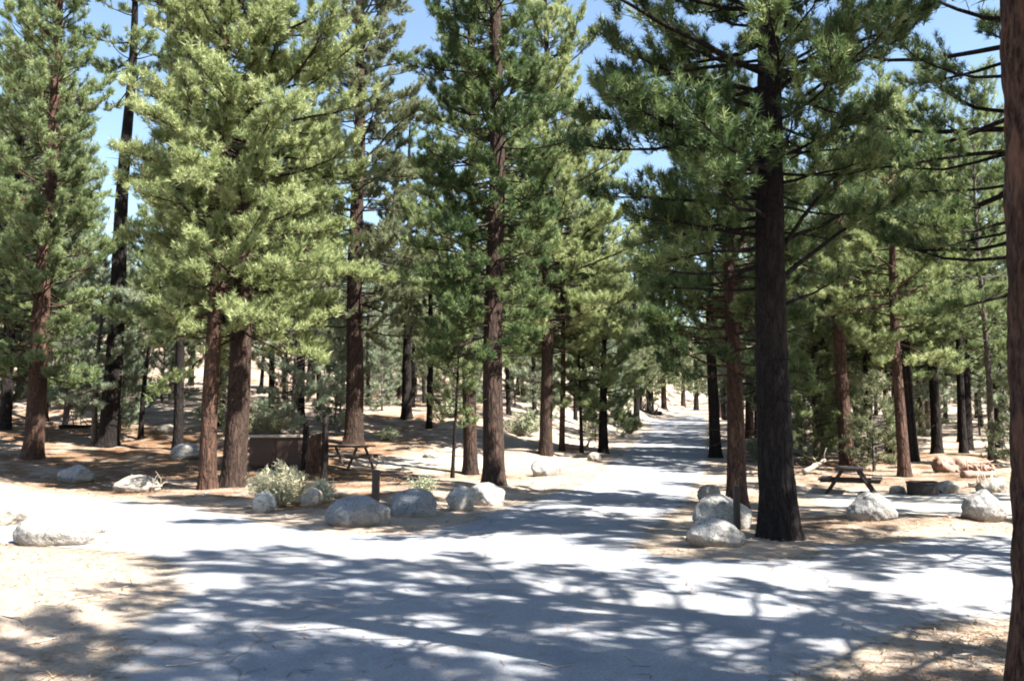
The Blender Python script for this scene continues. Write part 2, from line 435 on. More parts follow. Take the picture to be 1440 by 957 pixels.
def trunk_mesh(mb, H, r0, lean, rs, n=16, dz=.3, detail=0, bend=.05, flare=.32, ctop=1.0, curve=0):
    hs = np.concatenate([[-.25, 0, .08, .18, .32, .5], np.arange(.75, H * ctop, dz), [H * ctop]])
    a = np.arange(n) / n * 2 * PI
    k1, k2 = rs.rand(2) * 6.28
    cx = lean[0] * np.maximum(hs, 0) + bend * np.sin(hs * .55 + k1) - bend * math.sin(k1) + curve * (np.maximum(hs, 0) / H) ** 2 * H
    cy = lean[1] * np.maximum(hs, 0) + bend * np.sin(hs * .43 + k2) - bend * math.sin(k2)
    r = r0 * (np.maximum(1 - np.maximum(hs, 0) / H, .012)) ** .72 * (1 + flare * np.exp(-np.maximum(hs, 0) / .28))
    lob = 1 + (.10 * np.exp(-np.maximum(hs, 0) / .35))[:, None] * np.cos(a * 5 + k1)[None] + .03 * np.cos(a * 3 + k2)[None]
    if detail:
        D = np.zeros((len(hs), n))
        for ii, h in enumerate(hs):
            for jj in range(n):
                p = Vector((math.cos(a[jj]) * r0 * 11, math.sin(a[jj]) * r0 * 11, h * 2.3))
                p += Vector((noise.noise(p * .8), noise.noise(p * .8 + Vector((7, 1, 3))), 0)) * .6
                f = noise.voronoi(p)[0]
                D[ii, jj] = min(f[1] - f[0], .4) / .4 - .6 + .35 * noise.noise(p * 3.5)
        lob = lob + D * detail / np.maximum(r, .05)[:, None]
    V = np.stack([cx[:, None] + r[:, None] * lob * np.cos(a), cy[:, None] + r[:, None] * lob * np.sin(a), np.repeat(hs[:, None], n, 1)], -1)
    m = len(hs)
    i, j = np.meshgrid(np.arange(m - 1), np.arange(n), indexing='ij'); k = (j + 1) % n
    mb.add(V.reshape(-1, 3), np.stack([i * n + j, i * n + k, (i + 1) * n + k, (i + 1) * n + j], -1).reshape(-1, 4))
    return lambda h: np.array([np.interp(h, hs, cx), np.interp(h, hs, cy), h]), lambda h: float(np.interp(h, hs, r))

def unit(v):
    return v / (np.linalg.norm(v, axis=-1, keepdims=True) + 1e-9)
def tubes(mb, pts, rad, n):
    """many tubes at once: pts (B, m, 3), rad (B, m)"""
    B, m, _ = pts.shape
    if not B: return
    tan = unit(np.gradient(pts, axis=1))
    e1 = unit(np.cross(tan, np.array([.13, .21, 1.]))); e2 = np.cross(tan, e1)
    a = np.arange(n) / n * 2 * PI
    V = pts[:, :, None] + rad[:, :, None, None] * (np.cos(a)[:, None] * e1[:, :, None] + np.sin(a)[:, None] * e2[:, :, None])
    bi, i, j = np.meshgrid(np.arange(B), np.arange(m - 1), np.arange(n), indexing='ij'); k = (j + 1) % n; o = bi * m * n
    mb.add(V.reshape(-1, 3), np.stack([o + i * n + j, o + i * n + k, o + (i + 1) * n + k, o + (i + 1) * n + j], -1).reshape(-1, 4))

def boughs(mb, p0, az, L, el0, el1, r, bare, rs, gap, tuft_gap, sides=5, upl=.55):
    """curved tapering boughs with side twigs; returns tuft places, directions and the bough of each"""
    B = len(L); m = 7; s = np.linspace(0, 1, m)
    el = el0[:, None] + (el1 - el0)[:, None] * s ** 1.4 + np.cumsum(rs.normal(0, .09, (B, m)), 1)
    aa = az[:, None] + np.cumsum(rs.normal(0, .15, (B, m)), 1)
    dirs = np.stack([np.cos(el) * np.cos(aa), np.cos(el) * np.sin(aa), np.sin(el)], -1)
    pts = p0[:, None] + np.concatenate([np.zeros((B, 1, 3)), np.cumsum(dirs[:, :-1] * (L / (m - 1))[:, None, None], 1)], 1)
    tubes(mb, pts, r[:, None] * (1 - s) ** .8 + .005, sides)
    nt = np.maximum(4, (L * (1 - bare) / gap)).astype(int)
    bi = np.repeat(np.arange(B), nt); T = len(bi)
    t = bare[bi] + (1 - bare[bi]) * np.sqrt(rs.rand(T)); first = np.concatenate([[0], np.cumsum(nt)[:-1]]); t[first] = 1.0
    f = t * (m - 1); i0 = np.minimum(f.astype(int), m - 2); fr = (f - i0)[:, None]
    P = pts[bi, i0] * (1 - fr) + pts[bi, i0 + 1] * fr
    D = unit(dirs[bi, i0])
    S = unit(np.cross(D, [0, 0, 1.])) * rs.choice([-1, 1], T)[:, None]
    tl = np.minimum(.14 + .34 * L[bi] * (1.12 - t) * rs.uniform(.4, 1.1, T), 1.0)
    td = unit(D * rs.uniform(.4, .9, (T, 1)) + S * rs.uniform(.2, 1, (T, 1)) + np.array([0, 0, 1.]) * rs.uniform(-.15, upl + .2, (T, 1)))
    E = P + td * tl[:, None]
    big = tl > .22
    M = (P + E) / 2 + [0, 0, -.02]
    tubes(mb, np.stack([P, M, E], 1)[big], np.broadcast_to(np.array([.009, .006, .003]), (T, 3))[big], 3)
    k = np.maximum(1, np.round(tl / tuft_gap)).astype(int)
    ti = np.repeat(np.arange(T), k); N = len(ti)
    q = np.where(k[ti] > 1, rs.uniform(.25, 1.08, N), 1.0)
    pos = P[ti] + td[ti] * (tl[ti] * q)[:, None] + rs.normal(0, .035, (N, 3))
    dr = unit(td[ti] * .8 + np.array([0, 0, upl]) + rs.normal(0, .22, (N, 3)))
    return pos, dr, bi[ti]

def pine_meshes(seed, H, r0, cb, R, dens=9, mat='mid', bark='brown', lean=(0, 0), needle=.175, wid=.022, per=18, tuft_gap=.105, gap=.085,
                detail=0, n=16, prof=.55, top_el=.75, low_el=-.15, sparse=0, extra=(), bend=.05, az_bias=None, dz=.3, curve=0, stubs=8, tint_shift=0, lowfull=.6, upl=.85, clump=.3):
    rs = np.random.RandomState(seed)
    tb = MB()
    centre, rad = trunk_mesh(tb, H, r0, lean, rs, n=n, detail=detail, bend=bend, dz=dz, curve=curve)
    rows = []
    h = cb; azp = rs.rand() * 6.28
    while h < H - .25:
        t = (h - cb) / (H - cb)
        L = R * (lowfull + (1 - lowfull) * min(1, t * 5)) * (1 - t) ** prof * rs.uniform(.55, 1.15) + .15
        az = azp + rs.normal(0, .5); azp += 2.4
        if az_bias is not None: L *= 1 + az_bias[1] * math.cos(az - az_bias[0])
        if clump: L *= 1 + clump * noise.noise(Vector((math.cos(az) * 1.2, math.sin(az) * 1.2, h * .55 + seed)))
        if rs.rand() >= sparse and L > .12:
            el0 = low_el + (top_el - low_el) * t + rs.normal(0, .16)
            c = centre(h); rr = rad(h)
            rows.append((c[0] + math.cos(az) * rr * .6, c[1] + math.sin(az) * rr * .6, h, az, L, el0, el0 + rs.uniform(.2, .95), max(.009, min(.011 * L + .005, rr * .45)), .2 if L > .8 else .1))
        h += 1 / dens * rs.uniform(.4, 1.6)
    A = np.array(rows)
    pos, dr, bi = boughs(tb, A[:, :3], A[:, 3], A[:, 4], A[:, 5], A[:, 6], A[:, 7], A[:, 8], rs, gap, tuft_gap, upl=upl)
    tint = rs.normal(0, .12, len(A))[bi] + tint_shift
    if stubs:
        hh = rs.uniform(.3, 1, stubs) * cb; az = rs.rand(stubs) * 6.28
        p = np.array([centre(q) for q in hh]); rr = np.array([rad(q) for q in hh])[:, None]
        d = np.stack([np.cos(az), np.sin(az), rs.uniform(-.35, .2, stubs)], -1); LL = rs.uniform(.2, .9, (stubs, 1)) * min(1, R / 2)
        tubes(tb, np.stack([p + d * rr * .7, p + d * (rr + LL * .5), p + d * (rr + LL)], 1), np.broadcast_to(np.array([.013, .009, .003]), (stubs, 3)), 4)
    ex = []; PP = [pos]; DD = [dr]; TT = [tint]
    for (hh, az, L, e0, e1, rr) in extra:
        b = MB(); o = lambda q: np.array([q], float)
        c = centre(hh) + np.array([math.cos(az), math.sin(az), 0]) * rad(hh) * .7
        p2, d2, _ = boughs(b, c[None], o(az), o(L), o(e0), o(e1), o(rr), o(.42), rs, gap * .7, tuft_gap, sides=8, upl=upl)
        PP.append(p2); DD.append(d2); TT.append(np.full(len(p2), rs.normal(0, .1) + tint_shift))
        ex.append(b.mesh('branch', BARK[bark]))
    PP.append(np.array([centre(H - .05 * k) for k in range(14)])); DD.append(unit(rs.normal(0, .4, (14, 3)) + [0, 0, 1])); TT.append(np.zeros(14))
    pos = np.concatenate(PP); dr = np.concatenate(DD); tint = np.concatenate(TT)
    V = needle_tufts(pos, dr, per, needle, wid, rs)
    cbm = MB(); cbm.add(V, None, np.arange(len(V)).reshape(-1, 3))
    cm = cbm.mesh('crown', NEEDLE[mat], smooth=False)
    tt = np.clip(.5 + tint + rs.normal(0, .20, len(tint)), 0, 1)
    tt = np.repeat(tt, per * 3) + np.repeat(rs.normal(0, .08, len(tt) * per), 3)
    a = cm.attributes.new('tint', 'FLOAT', 'POINT')
    a.data.foreach_set('value', np.clip(tt, 0, 1).astype(np.float32))
    return tb.mesh('trunk', BARK[bark]), cm, ex
NTRI = 0
def plant(meshes, x, y, label, group=None, rz=0, name='pine_tree', cat='pine tree'):
    global NTRI
    t = empty(name, (x, y, gz(x, y) - .03), rz)
    tag(t, label, cat, group)
    tr, cm, ex = meshes
    link('trunk', tr, t); link('crown', cm, t)
    for e in ex: link('branch', e, t)
    NTRI += len(cm.polygons)
    return t
def tree_px(u, v, label, seed, wpx, H, cb, R, group=None, name='pine_tree', cat='pine tree', d=None, **kw):
    x, y = hit(u, v) if d is None else at_depth(u, d)
    if d is not None: pass
    r0 = wpx / 2 * y / F * .92
    return plant(pine_meshes(seed, H, r0, cb, R, **kw), x, y, label, group, 0, name, cat)

# left of the road
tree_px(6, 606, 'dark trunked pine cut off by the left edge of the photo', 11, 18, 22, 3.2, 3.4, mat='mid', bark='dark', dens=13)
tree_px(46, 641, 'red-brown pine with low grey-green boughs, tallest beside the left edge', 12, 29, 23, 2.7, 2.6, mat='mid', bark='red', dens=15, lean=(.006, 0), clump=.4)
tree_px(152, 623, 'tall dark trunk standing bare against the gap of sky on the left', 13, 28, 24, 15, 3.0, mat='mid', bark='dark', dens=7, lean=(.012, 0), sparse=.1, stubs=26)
tree_px(132, 622, 'slim pale young pine in front of the tall bare dark trunk', 14, 9, 8.4, 1.7, 2.5, mat='pale', bark='grey', dens=13, needle=.18)
tree_px(92, 600, 'small grey-green pine filling the space right of the red-brown edge pine', 15, 9, 9.0, 1.2, 2.7, mat='pale', bark='grey', dens=12, needle=.18)
tree_px(198, 618, 'thin bent dark trunk curving to the right under the big sunlit crown', 16, 8, 9.5, 4.3, 1.6, mat='mid', bark='dark', dens=9, curve=.20, lean=(-.01, 0), sparse=.2)
tree_px(250, 634, 'slim dark straight trunk just left of the reddish twin pines', 17, 15, 19, 5.0, 2.3, mat='mid', bark='dark', dens=9, lean=(.01, 0))
tree_px(292, 689, 'slender reddish pine trunk, left one of the sunlit twin pines', 18, 26, 21, 3.9, 2.7, mat='sun', bark='red', dens=13, n=22, tint_shift=.04, az_bias=(PI, .15), clump=.4)
tree_px(327, 686, 'thick pine with the largest sunlit crown, right one of the twin pines', 19, 36, 23, 3.9, 3.9, mat='sun', bark='brown', dens=14, n=24, lean=(.022, 0), tint_shift=.04, prof=.6, low_el=-.25, clump=.45)
tree_px(411, 642, 'thin pale young pine with feathery crown behind the dry bush', 20, 8, 5.8, 1.5, 1.7, mat='pale', bark='grey', dens=14, needle=.16)
tree_px(497, 623, 'stout red-brown pine standing behind the left picnic table', 21, 28, 28, 5.0, 4.2, mat='olive', bark='brown', dens=11, n=20, needle=.19, wid=.025, clump=.6)
tree_px(543, 552, 'thin far dark trunk left of the slender dark trunk on the slope', 22, 11, 16, 6, 2.4, mat='mid', bark='dark', dens=8)
tree_px(572, 590, 'slender dark trunk halfway up the needle-strewn slope', 23, 16, 17, 6.5, 2.3, mat='mid', bark='dark', dens=8, sparse=.1)
tree_px(603, 603, 'narrow dark trunk with side twigs right of the slope trunk', 24, 9, 16, 4.5, 1.8, mat='deep', bark='dark', dens=9)
tree_px(636, 672, 'spindly sapling with bent stem left of the thick center pine', 25, 6, 5.4, 1.7, 1.0, mat='mid', bark='dark', dens=8, needle=.15, bend=.10)
tree_px(662, 664, 'brown pine half hidden behind the thick center pine', 26, 22, 22, 3.6, 2.6, mat='mid', bark='brown', dens=10)
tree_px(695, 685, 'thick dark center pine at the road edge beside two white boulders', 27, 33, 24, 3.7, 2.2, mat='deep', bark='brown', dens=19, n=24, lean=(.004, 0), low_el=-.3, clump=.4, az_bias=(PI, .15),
        extra=[(5.4, .15, 1.9, .1, .6, .030), (6.3, .3, 1.8, .35, .7, .026), (7.6, .1, 1.7, .3, .6, .026)])
tree_px(768, 642, 'straight brown pine under a bright narrow crown right of the center pine', 28, 20, 24, 4.3, 4.4, mat='sun', bark='brown', dens=15, prof=.85, tint_shift=.04, az_bias=(0, .2), wid=.022, clump=.4)
tree_px(790, 638, 'thin reddish trunk close beside the straight brown pine', 29, 9, 17, 4.2, 2.6, mat='sun', bark='red', dens=12)
tree_px(849, 637, 'bushy bright green young pine at the left road edge', 30, 15, 7.8, 1.4, 2.2, mat='mid', bark='dark', dens=15, needle=.18, tint_shift=.12)
tree_px(818, 640, 'slim green young pine left of the bushy roadside pine', 31, 6, 8.0, 2.0, 1.8, mat='mid', bark='dark', dens=12, needle=.18)
tree_px(934, 577, 'far brown trunk standing at the end of the road', 50, 9, 17, 3.0, 3.0, mat='mid', bark='brown', dens=9, wid=.036, per=10)
tree_px(961, 575, 'thin far trunk in the middle of the road end', 51, 8, 15, 3.6, 2.6, mat='olive', bark='brown', dens=9, wid=.036, per=10)
tree_px(979, 577, 'thin far dark trunk at the right side of the road end', 52, 8, 16, 2.8, 2.8, mat='mid', bark='dark', dens=9, wid=.036, per=10)
tree_px(913, 578, 'far pine with low boughs at the left side of the road end', 53, 7, 13, 1.2, 2.8, mat='mid', bark='dark', dens=9, wid=.036, per=10)
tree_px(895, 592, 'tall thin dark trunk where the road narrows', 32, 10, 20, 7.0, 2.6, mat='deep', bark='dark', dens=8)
# right of the road
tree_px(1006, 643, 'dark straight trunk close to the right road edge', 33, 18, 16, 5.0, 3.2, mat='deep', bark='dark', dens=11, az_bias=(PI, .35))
tree_px(1036, 712, 'red-brown pine tucked behind the biggest dark trunk', 34, 30, 10, 2.9, 2.5, mat='deep', bark='red', dens=18, n=22)
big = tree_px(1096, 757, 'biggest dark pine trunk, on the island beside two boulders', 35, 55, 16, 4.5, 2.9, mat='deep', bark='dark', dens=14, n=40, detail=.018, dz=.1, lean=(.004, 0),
        needle=.15, wid=.014, per=26, tuft_gap=.105, gap=.072, low_el=-.1, az_bias=(PI, .22), clump=.5,
        extra=[(3.9, .12, 2.3, .62, .1, .040), (4.5, .18, 2.2, .30, .12, .034), (4.35, -.15, 1.9, .95, .5, .036), (3.5, .5, 1.3, .5, .3, .022),
               (4.6, PI, 2.0, .05, .1, .034), (4.4, PI + .5, 1.9, -.25, -.1, .028), (6.9, .1, 2.2, .65, .5, .035), (4.9, PI - .5, 2.2, .0, .25, .03), (4.2, PI - .9, 1.6, -.15, .05, .024), (4.1, PI + .15, 2.0, -.1, -.05, .028), (3.8, PI - .3, 1.7, -.1, .0, .022), (5.2, PI, 2.6, .05, .2, .034), (5.6, PI + .3, 2.5, .1, .2, .03), (7.3, PI, 2.7, .1, .2, .032), (8.2, PI + .15, 2.6, .15, .25, .03), (6.4, PI - .2, 2.8, .05, .2, .032)])
near = plant(pine_meshes(36, 9.5, .295, 4.5, 1.5, mat='deep', bark='red', dens=9, n=72, detail=.020, dz=.045, sparse=.1, needle=.16, wid=.012, per=22, bend=.02, stubs=0), 3.02, 4.7,
             'nearest reddish trunk filling the right edge of the photo')
tree_px(1490, 735, 'shaded pine behind the right edge trunk, reaching branches leftwards', 37, 34, 16, 3.9, 3.8, mat='deep', bark='dark', dens=8, n=22, sparse=.35, needle=.15, wid=.014, per=24, az_bias=(PI, .25), clump=.6,
        extra=[(7.6, PI, 3.4, -.45, -.1, .05), (7.0, PI - .25, 3.2, -.35, .1, .036), (5.6, PI + .2, 2.9, -.2, .2, .03), (4.4, PI - .1, 2.6, -.2, .15, .03)])
tree_px(1192, 657, 'reddish pine trunk directly behind the black picnic table', 38, 22, 17, 5.2, 2.8, mat='mid', bark='red', dens=10)
tree_px(1150, 652, 'low bushy green pine left of the black picnic table', 39, 10, 6.2, .6, 1.6, mat='mid', bark='brown', dens=16, needle=.17)
tree_px(1227, 648, 'slim dark trunk right of the reddish table pine', 40, 12, 15, 3.8, 2.2, mat='deep', bark='dark', dens=9)
tree_px(1272, 672, 'reddish pine trunk standing behind the fire ring', 41, 18, 13.5, 3.9, 2.8, mat='sun', bark='red', dens=10)
tree_px(1288, 652, 'thin dark trunk half behind the reddish fire ring pine', 42, 10, 14, 3.8, 2.0, mat='mid', bark='dark', dens=9)
tree_px(1318, 642, 'dark trunk left of the red rotten log heap', 43, 16, 15, 3.4, 2.8, mat='mid', bark='dark', dens=10)
tree_px(1361, 636, 'short-looking dark trunk rising behind the red rotten log heap', 44, 16, 14, 3.2, 2.8, mat='mid', bark='dark', dens=10)
tree_px(1395, 656, 'thin grey trunk beside the nearest reddish trunk', 45, 10, 14, 3.8, 2.3, mat='mid', bark='grey', dens=9)
tree_px(1250, 640, 'leaning slim brown trunk between the table and fire ring pines', 46, 9, 13, 3.6, 2.0, mat='mid', bark='brown', dens=9, lean=(-.03, 0))
tree_px(1165, 628, 'slim far trunk seen above the low bushy pine', 47, 10, 15, 4.2, 2.2, mat='mid', bark='brown', dens=9)
# trees beside and behind the camera that throw the shade on the road
SG = 'pines standing outside the right of the view'
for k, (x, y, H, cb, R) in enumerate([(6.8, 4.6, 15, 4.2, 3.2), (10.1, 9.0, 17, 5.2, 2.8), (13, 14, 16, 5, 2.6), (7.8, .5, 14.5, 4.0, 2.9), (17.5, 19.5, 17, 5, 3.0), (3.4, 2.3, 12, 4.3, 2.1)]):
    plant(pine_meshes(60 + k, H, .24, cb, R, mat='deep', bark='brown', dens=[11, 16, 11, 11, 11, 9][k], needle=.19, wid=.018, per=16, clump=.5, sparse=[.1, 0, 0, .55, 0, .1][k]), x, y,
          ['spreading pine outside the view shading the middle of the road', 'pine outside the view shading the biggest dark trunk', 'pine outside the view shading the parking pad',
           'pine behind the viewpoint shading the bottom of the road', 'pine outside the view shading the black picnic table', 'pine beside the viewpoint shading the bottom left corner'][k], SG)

# background stands: a few kinds, copied
protos = []
for k, (H, cb, R, m_, b_, de) in enumerate([(18, 5.0, 3.0, 'mid', 'dark', 9), (14, 3.2, 2.8, 'olive', 'dark', 10), (20, 6.2, 3.1, 'pale', 'dark', 9), (11, 2.2, 2.5, 'pale', 'brown', 11), (17, 4.4, 2.7, 'mid', 'dark', 9)]):
    protos.append(pine_meshes(80 + k, H, .19, cb, R, mat=m_, bark=b_, dens=de, needle=.26, wid=.036, per=12, tuft_gap=.17, gap=.13, n=10, dz=.8, clump=.4))
rnd = random.Random(5)
count = 0; fillers = []
placed = []
MARKS = [(5, 'the left edge trunk'), (50, 'the red-brown edge pine'), (95, 'the small grey-green pine'), (150, 'the tall bare dark trunk'), (198, 'the bent thin trunk'), (250, 'the slim dark trunk'),
    (292, 'the reddish twin pine'), (335, 'the big sunlit twin pine'), (400, 'the food locker'), (455, 'the dark snag'), (500, 'the left picnic table'), (560, 'the slope trunk'), (605, 'the narrow twiggy trunk'),
    (640, 'the spindly sapling'), (695, 'the thick center pine'), (768, 'the bright crowned pine'), (820, 'the slim roadside pine'), (855, 'the bushy roadside pine'), (905, 'the narrow end of the road'), (950, 'the far end of the road'),
    (990, 'the roadside dark trunk'), (1036, 'the red-brown island pine'), (1096, 'the biggest dark trunk'), (1150, 'the low bushy pine'), (1195, 'the black picnic table'), (1250, 'the leaning slim trunk'),
    (1292, 'the fire ring'), (1322, 'the dark trunk beside the red log'), (1358, 'the red rotten log'), (1395, 'the thin grey trunk'), (1445, 'the right edge trunk')]
KIND_WORDS = ['tall mid-green pine', 'shorter olive-green pine', 'tallest grey-green pine', 'small grey-green pine', 'narrow mid-green pine', 'pale young pine', 'low olive young pine']
def zone(u0, u1, d0, d1, n, label, group, kinds, smin=.8, smax=1.1):
    global count
    k = 0; tries = 0
    while k < n and tries < n * 40:
        tries += 1
        d = rnd.uniform(d0, d1); u = rnd.uniform(u0, u1); x, y = at_depth(u, d)
        if float(poly_dist(np.array([x]), np.array([y]), ROAD)[0]) > -1.6: continue
        s = rnd.uniform(smin, smax); pk = rnd.choice(kinds)
        if pk < 5:
            topv = HOR - (float(base_height(x, y)) + [18, 14, 20, 11, 17][pk] * s - EYE) / d * F; hw = 1.6 * s / d * F
            if any(u + hw > g0 and u - hw < g1 and topv < lim for g0, g1, lim in ((128, 212, 360), (560, 645, 330), (868, 935, 300))): continue
        if any((x - a) ** 2 + (y - b) ** 2 < 6.5 for a, b in placed): continue
        placed.append((x, y))
        t = empty('pine_tree', (x, y, gz(x, y) - .05), rnd.uniform(0, 6.28)); t.rotation_euler.x = rnd.gauss(0, .022); t.rotation_euler.y = rnd.gauss(0, .022); mk = min(MARKS, key=lambda q: abs(q[0] - u))
        row = 'in the nearer row' if d < 46 else 'in the middle distance' if d < 62 else 'far off'
        tag(t, KIND_WORDS[pk] + ' ' + row + ' behind ' + mk[1], 'pine tree', 'background pines left of the road' if mk[0] < 880 else 'background pines beyond the road end' if mk[0] < 1000 else 'background pines right of the road')
        t.scale = (s, s, s * rnd.uniform(.92, 1.1))
        link('trunk', protos[pk][0], t); link('crown', protos[pk][1], t)
        k += 1
zone(-60, 210, 42, 75, 22, 'pine in the stand behind the far left trunks', 'stand behind the far left trunks', [0, 1, 2, 4])
zone(210, 470, 40, 75, 22, 'pine in the stand behind the sunlit twin pines', 'stand behind the twin pines', [0, 1, 2, 4], .8, 1.15)
zone(480, 660, 52, 100, 20, 'low pine on the rise behind the slope trunks', 'stand on the rise', [1, 3, 2], .6, .85)
zone(660, 890, 42, 90, 24, 'pine in the stand behind the bright crown left of the road', 'stand left of the road', [0, 1, 2, 3, 4], .75, 1.0)
zone(870, 1020, 78, 112, 28, 'pine closing the view beyond the far end of the road', 'stand beyond the road', [0, 1, 3, 2], .8, 1.05)
zone(1010, 1130, 36, 90, 19, 'pine in the stand behind the biggest dark trunk', 'stand behind the biggest trunk', [0, 1, 3, 4])
zone(1130, 1300, 32, 80, 24, 'pine in the stand behind the black picnic table', 'stand behind the black table', [0, 1, 3, 4])
zone(1300, 1520, 32, 80, 24, 'pine in the stand behind the red rotten log', 'stand behind the rotten log', [0, 1, 3, 4])
for k, (H, cb, R, m_) in enumerate([(5.0, .35, 1.25, 'pale'), (3.6, .25, 1.05, 'olive')]):
    protos.append(pine_meshes(95 + k, H, .05, cb, R, mat=m_, bark='grey', dens=14, needle=.2, wid=.03, per=12, tuft_gap=.12, gap=.1, n=8, dz=.5, stubs=0))
zone(-60, 480, 37, 62, 16, 'young pine growing on the slope behind the left trunks', 'young pines on the left slope', [5, 6], .7, 1.25)
zone(480, 890, 46, 75, 16, 'young pine growing on the slope behind the center trunks', 'young pines on the center slope', [5, 6], .7, 1.25)
zone(1030, 1440, 30, 50, 17, 'young pine growing among the trunks right of the road', 'young pines right of the road', [5, 6], .6, 1.1)
# the wood far off, one mass
fm = MB(); rs = np.random.RandomState(9)
src = np.empty(len(protos[3][1].vertices) * 3, np.float32); protos[3][1].vertices.foreach_get('co', src); src = src.reshape(-1, 3, 3)
tv = []
for k in range(300):
    d = rs.uniform(120, 210); x, y = at_depth(rs.uniform(-150, 1590), d)
    s = rs.uniform(.9, 1.5); a = rs.rand() * 6.28
    T = src[rs.choice(len(src), 1400, replace=False)] * np.array([s, s, s * 1.2])
    c = T.mean(1, keepdims=True); T = c + (T - c) * 2.6
    T = np.stack([T[..., 0] * math.cos(a) - T[..., 1] * math.sin(a), T[..., 0] * math.sin(a) + T[..., 1] * math.cos(a), T[..., 2]], -1) + np.array([x, y, float(base_height(x, y)) - .3])
    fm.add(T.reshape(-1, 3), None, np.arange(len(T) * 3).reshape(-1, 3)); tv.append(np.full(len(T) * 3, rs.uniform(.25, .75)))
fme = fm.mesh('distant_forest', NEEDLE['olive'], smooth=False)
a = fme.attributes.new('tint', 'FLOAT', 'POINT'); a.data.foreach_set('value', np.concatenate(tv).astype(np.float32))
tag(link('distant_forest', fme), 'far-off pine wood closing the view behind all the stands', 'forest', kind='stuff')

# ------------------------------------------------------------------ boulders
def boulder(u, v, wpx, hpx, label, seed, depth=.8, flat=0, rot=0, group='boulders'):
    x, y = hit(u, v); m = y / F
    w, h = wpx * m, hpx * m
    y += w * depth * .35; x = x * (y / (y - w * depth * .35))
    bm = bmesh.new(); bmesh.ops.create_icosphere(bm, subdivisions=5, radius=1)
    rs = np.random.RandomState(seed)
    planes = [(Vector(rs.normal(size=3)).normalized(), rs.uniform(.70, .92)) for _ in range(13)]
    off = Vector(rs.rand(3) * 50)
    for p in bm.verts:
        c = p.co.copy()
        for nrm, k in planes:
            dd = c.dot(nrm)
            if dd > k: c -= nrm * (dd - k) * .88
        c *= 1 + .10 * noise.noise(c * 1.6 + off) + .045 * noise.noise(c * 4 + off) + .018 * noise.noise(c * 11 + off)
        p.co = c
    mx = [max(q.co[i] for q in bm.verts) for i in range(3)]; mn = [min(q.co[i] for q in bm.verts) for i in range(3)]
    sink = .28
    for q in bm.verts:
        c = [(q.co[i] - mn[i]) / (mx[i] - mn[i]) for i in range(3)]
        q.co = Vector(((c[0] - .5) * w * 1.02, (c[1] - .5) * w * depth, (c[2] - sink) * h / (1 - sink)))
    for f in bm.faces: f.smooth = True
    me = bpy.data.meshes.new('boulder'); bm.to_mesh(me); bm.free(); me.materials.append(ROCKS[3 if 'white' in label or 'bright' in label or 'sunlit' in label else 2 if 'blue' in label else 1 if 'pale' in label or 'mottled' in label else 0])
    o = link('boulder', me); o.location = (x, y, gz(x, y)); o.rotation_euler = (0, 0, rot)
    return tag(o, label, 'boulder', group)
boulder(86, 768, 132, 46, 'broad low sunlit boulder at the near edge of the left road', 9, .6)
boulder(6, 740, 60, 27, 'pale boulder cut off by the left edge of the photo', 2)
boulder(108, 676, 52, 24, 'grey boulder in shade left of the road, below the young pines', 3)
boulder(192, 690, 62, 24, 'flat mottled boulder under fallen twigs at the left road edge', 4)
boulder(262, 650, 44, 22, 'grey boulder at the foot of the slim dark trunk', 5)
boulder(233, 616, 30, 13, 'small pale boulder far back between the thin trunks', 6)
boulder(371, 722, 32, 30, 'small bright boulder at the foot of the dry bush', 7)
boulder(437, 717, 30, 24, 'small pale boulder right of the dry bush', 8)
boulder(503, 741, 92, 40, 'wide blue-grey boulder in front of the short dark post', 9, .7)
boulder(581, 728, 66, 38, 'dark blue-grey boulder right of the short dark post', 10)
boulder(648, 719, 42, 34, 'white pointed boulder left of the center pine foot', 11)
boulder(684, 711, 52, 32, 'rounded white boulder at the foot of the center pine', 12)
boulder(768, 669, 42, 26, 'white boulder alone on the sandy shoulder', 13)
boulder(836, 648, 20, 12, 'little pale boulder under the bushy roadside pine', 14)
boulder(1016, 748, 82, 50, 'large white boulder leaning on the island beside the marker post', 15, .7)
boulder(1006, 772, 82, 37, 'blue-grey boulder in front of the large white island boulder', 16, .8)
boulder(998, 708, 34, 26, 'pale boulder at the road edge behind the island', 17)
boulder(1227, 740, 68, 41, 'grey domed boulder between parking pad and right road', 18)
boulder(1384, 741, 68, 42, 'bluish square boulder beside the nearest reddish trunk', 19, .8, rot=.3)
boulder(1332, 694, 32, 18, 'pale flat boulder right of the fire ring', 20)
boulder(1262, 695, 24, 12, 'small pale boulder left of the fire ring', 21)
boulder(1395, 694, 40, 22, 'pale weathered boulder behind the bluish square boulder', 22)
boulder(605, 645, 22, 9, 'small dark boulder on the left gravel pad', 23)

# ------------------------------------------------------------------ campsite furniture
def picnic_table(u, v, rz, label, top_m, frame_m, L=1.85):
    x, y = hit(u, v)
    t = empty('picnic_table', (x, y, gz(x, y)), rz); tag(t, label, 'picnic table', 'picnic tables')
    b = MB()
    for k in range(5): b.box((0, -.31 + .155 * k, .745), (L, .145, .055), bev=.008)
    for s in (-.62, 0, .62): b.box((s, 0, .70), (.07, .70, .04))
    link('tabletop', b.mesh('tabletop', top_m, False), t)
    for s in (-1, 1):
        b = MB()
        for k in (-1, 1): b.box((0, s * .70 + k * .073, .445), (L, .135, .045), bev=.006)
        link('bench', b.mesh('bench', top_m, False), t)
    for s in (-.62, .62):
        b = MB()
        for q in (-1, 1):
            b.tube([(s, q * .66, 0), (s, q * .22, .69)], .045, 6)
        b.box((s + .06, 0, .395), (.05, 1.62, .09), bev=.004)
        link('leg_frame', b.mesh('leg_frame', frame_m, False), t)
    return t
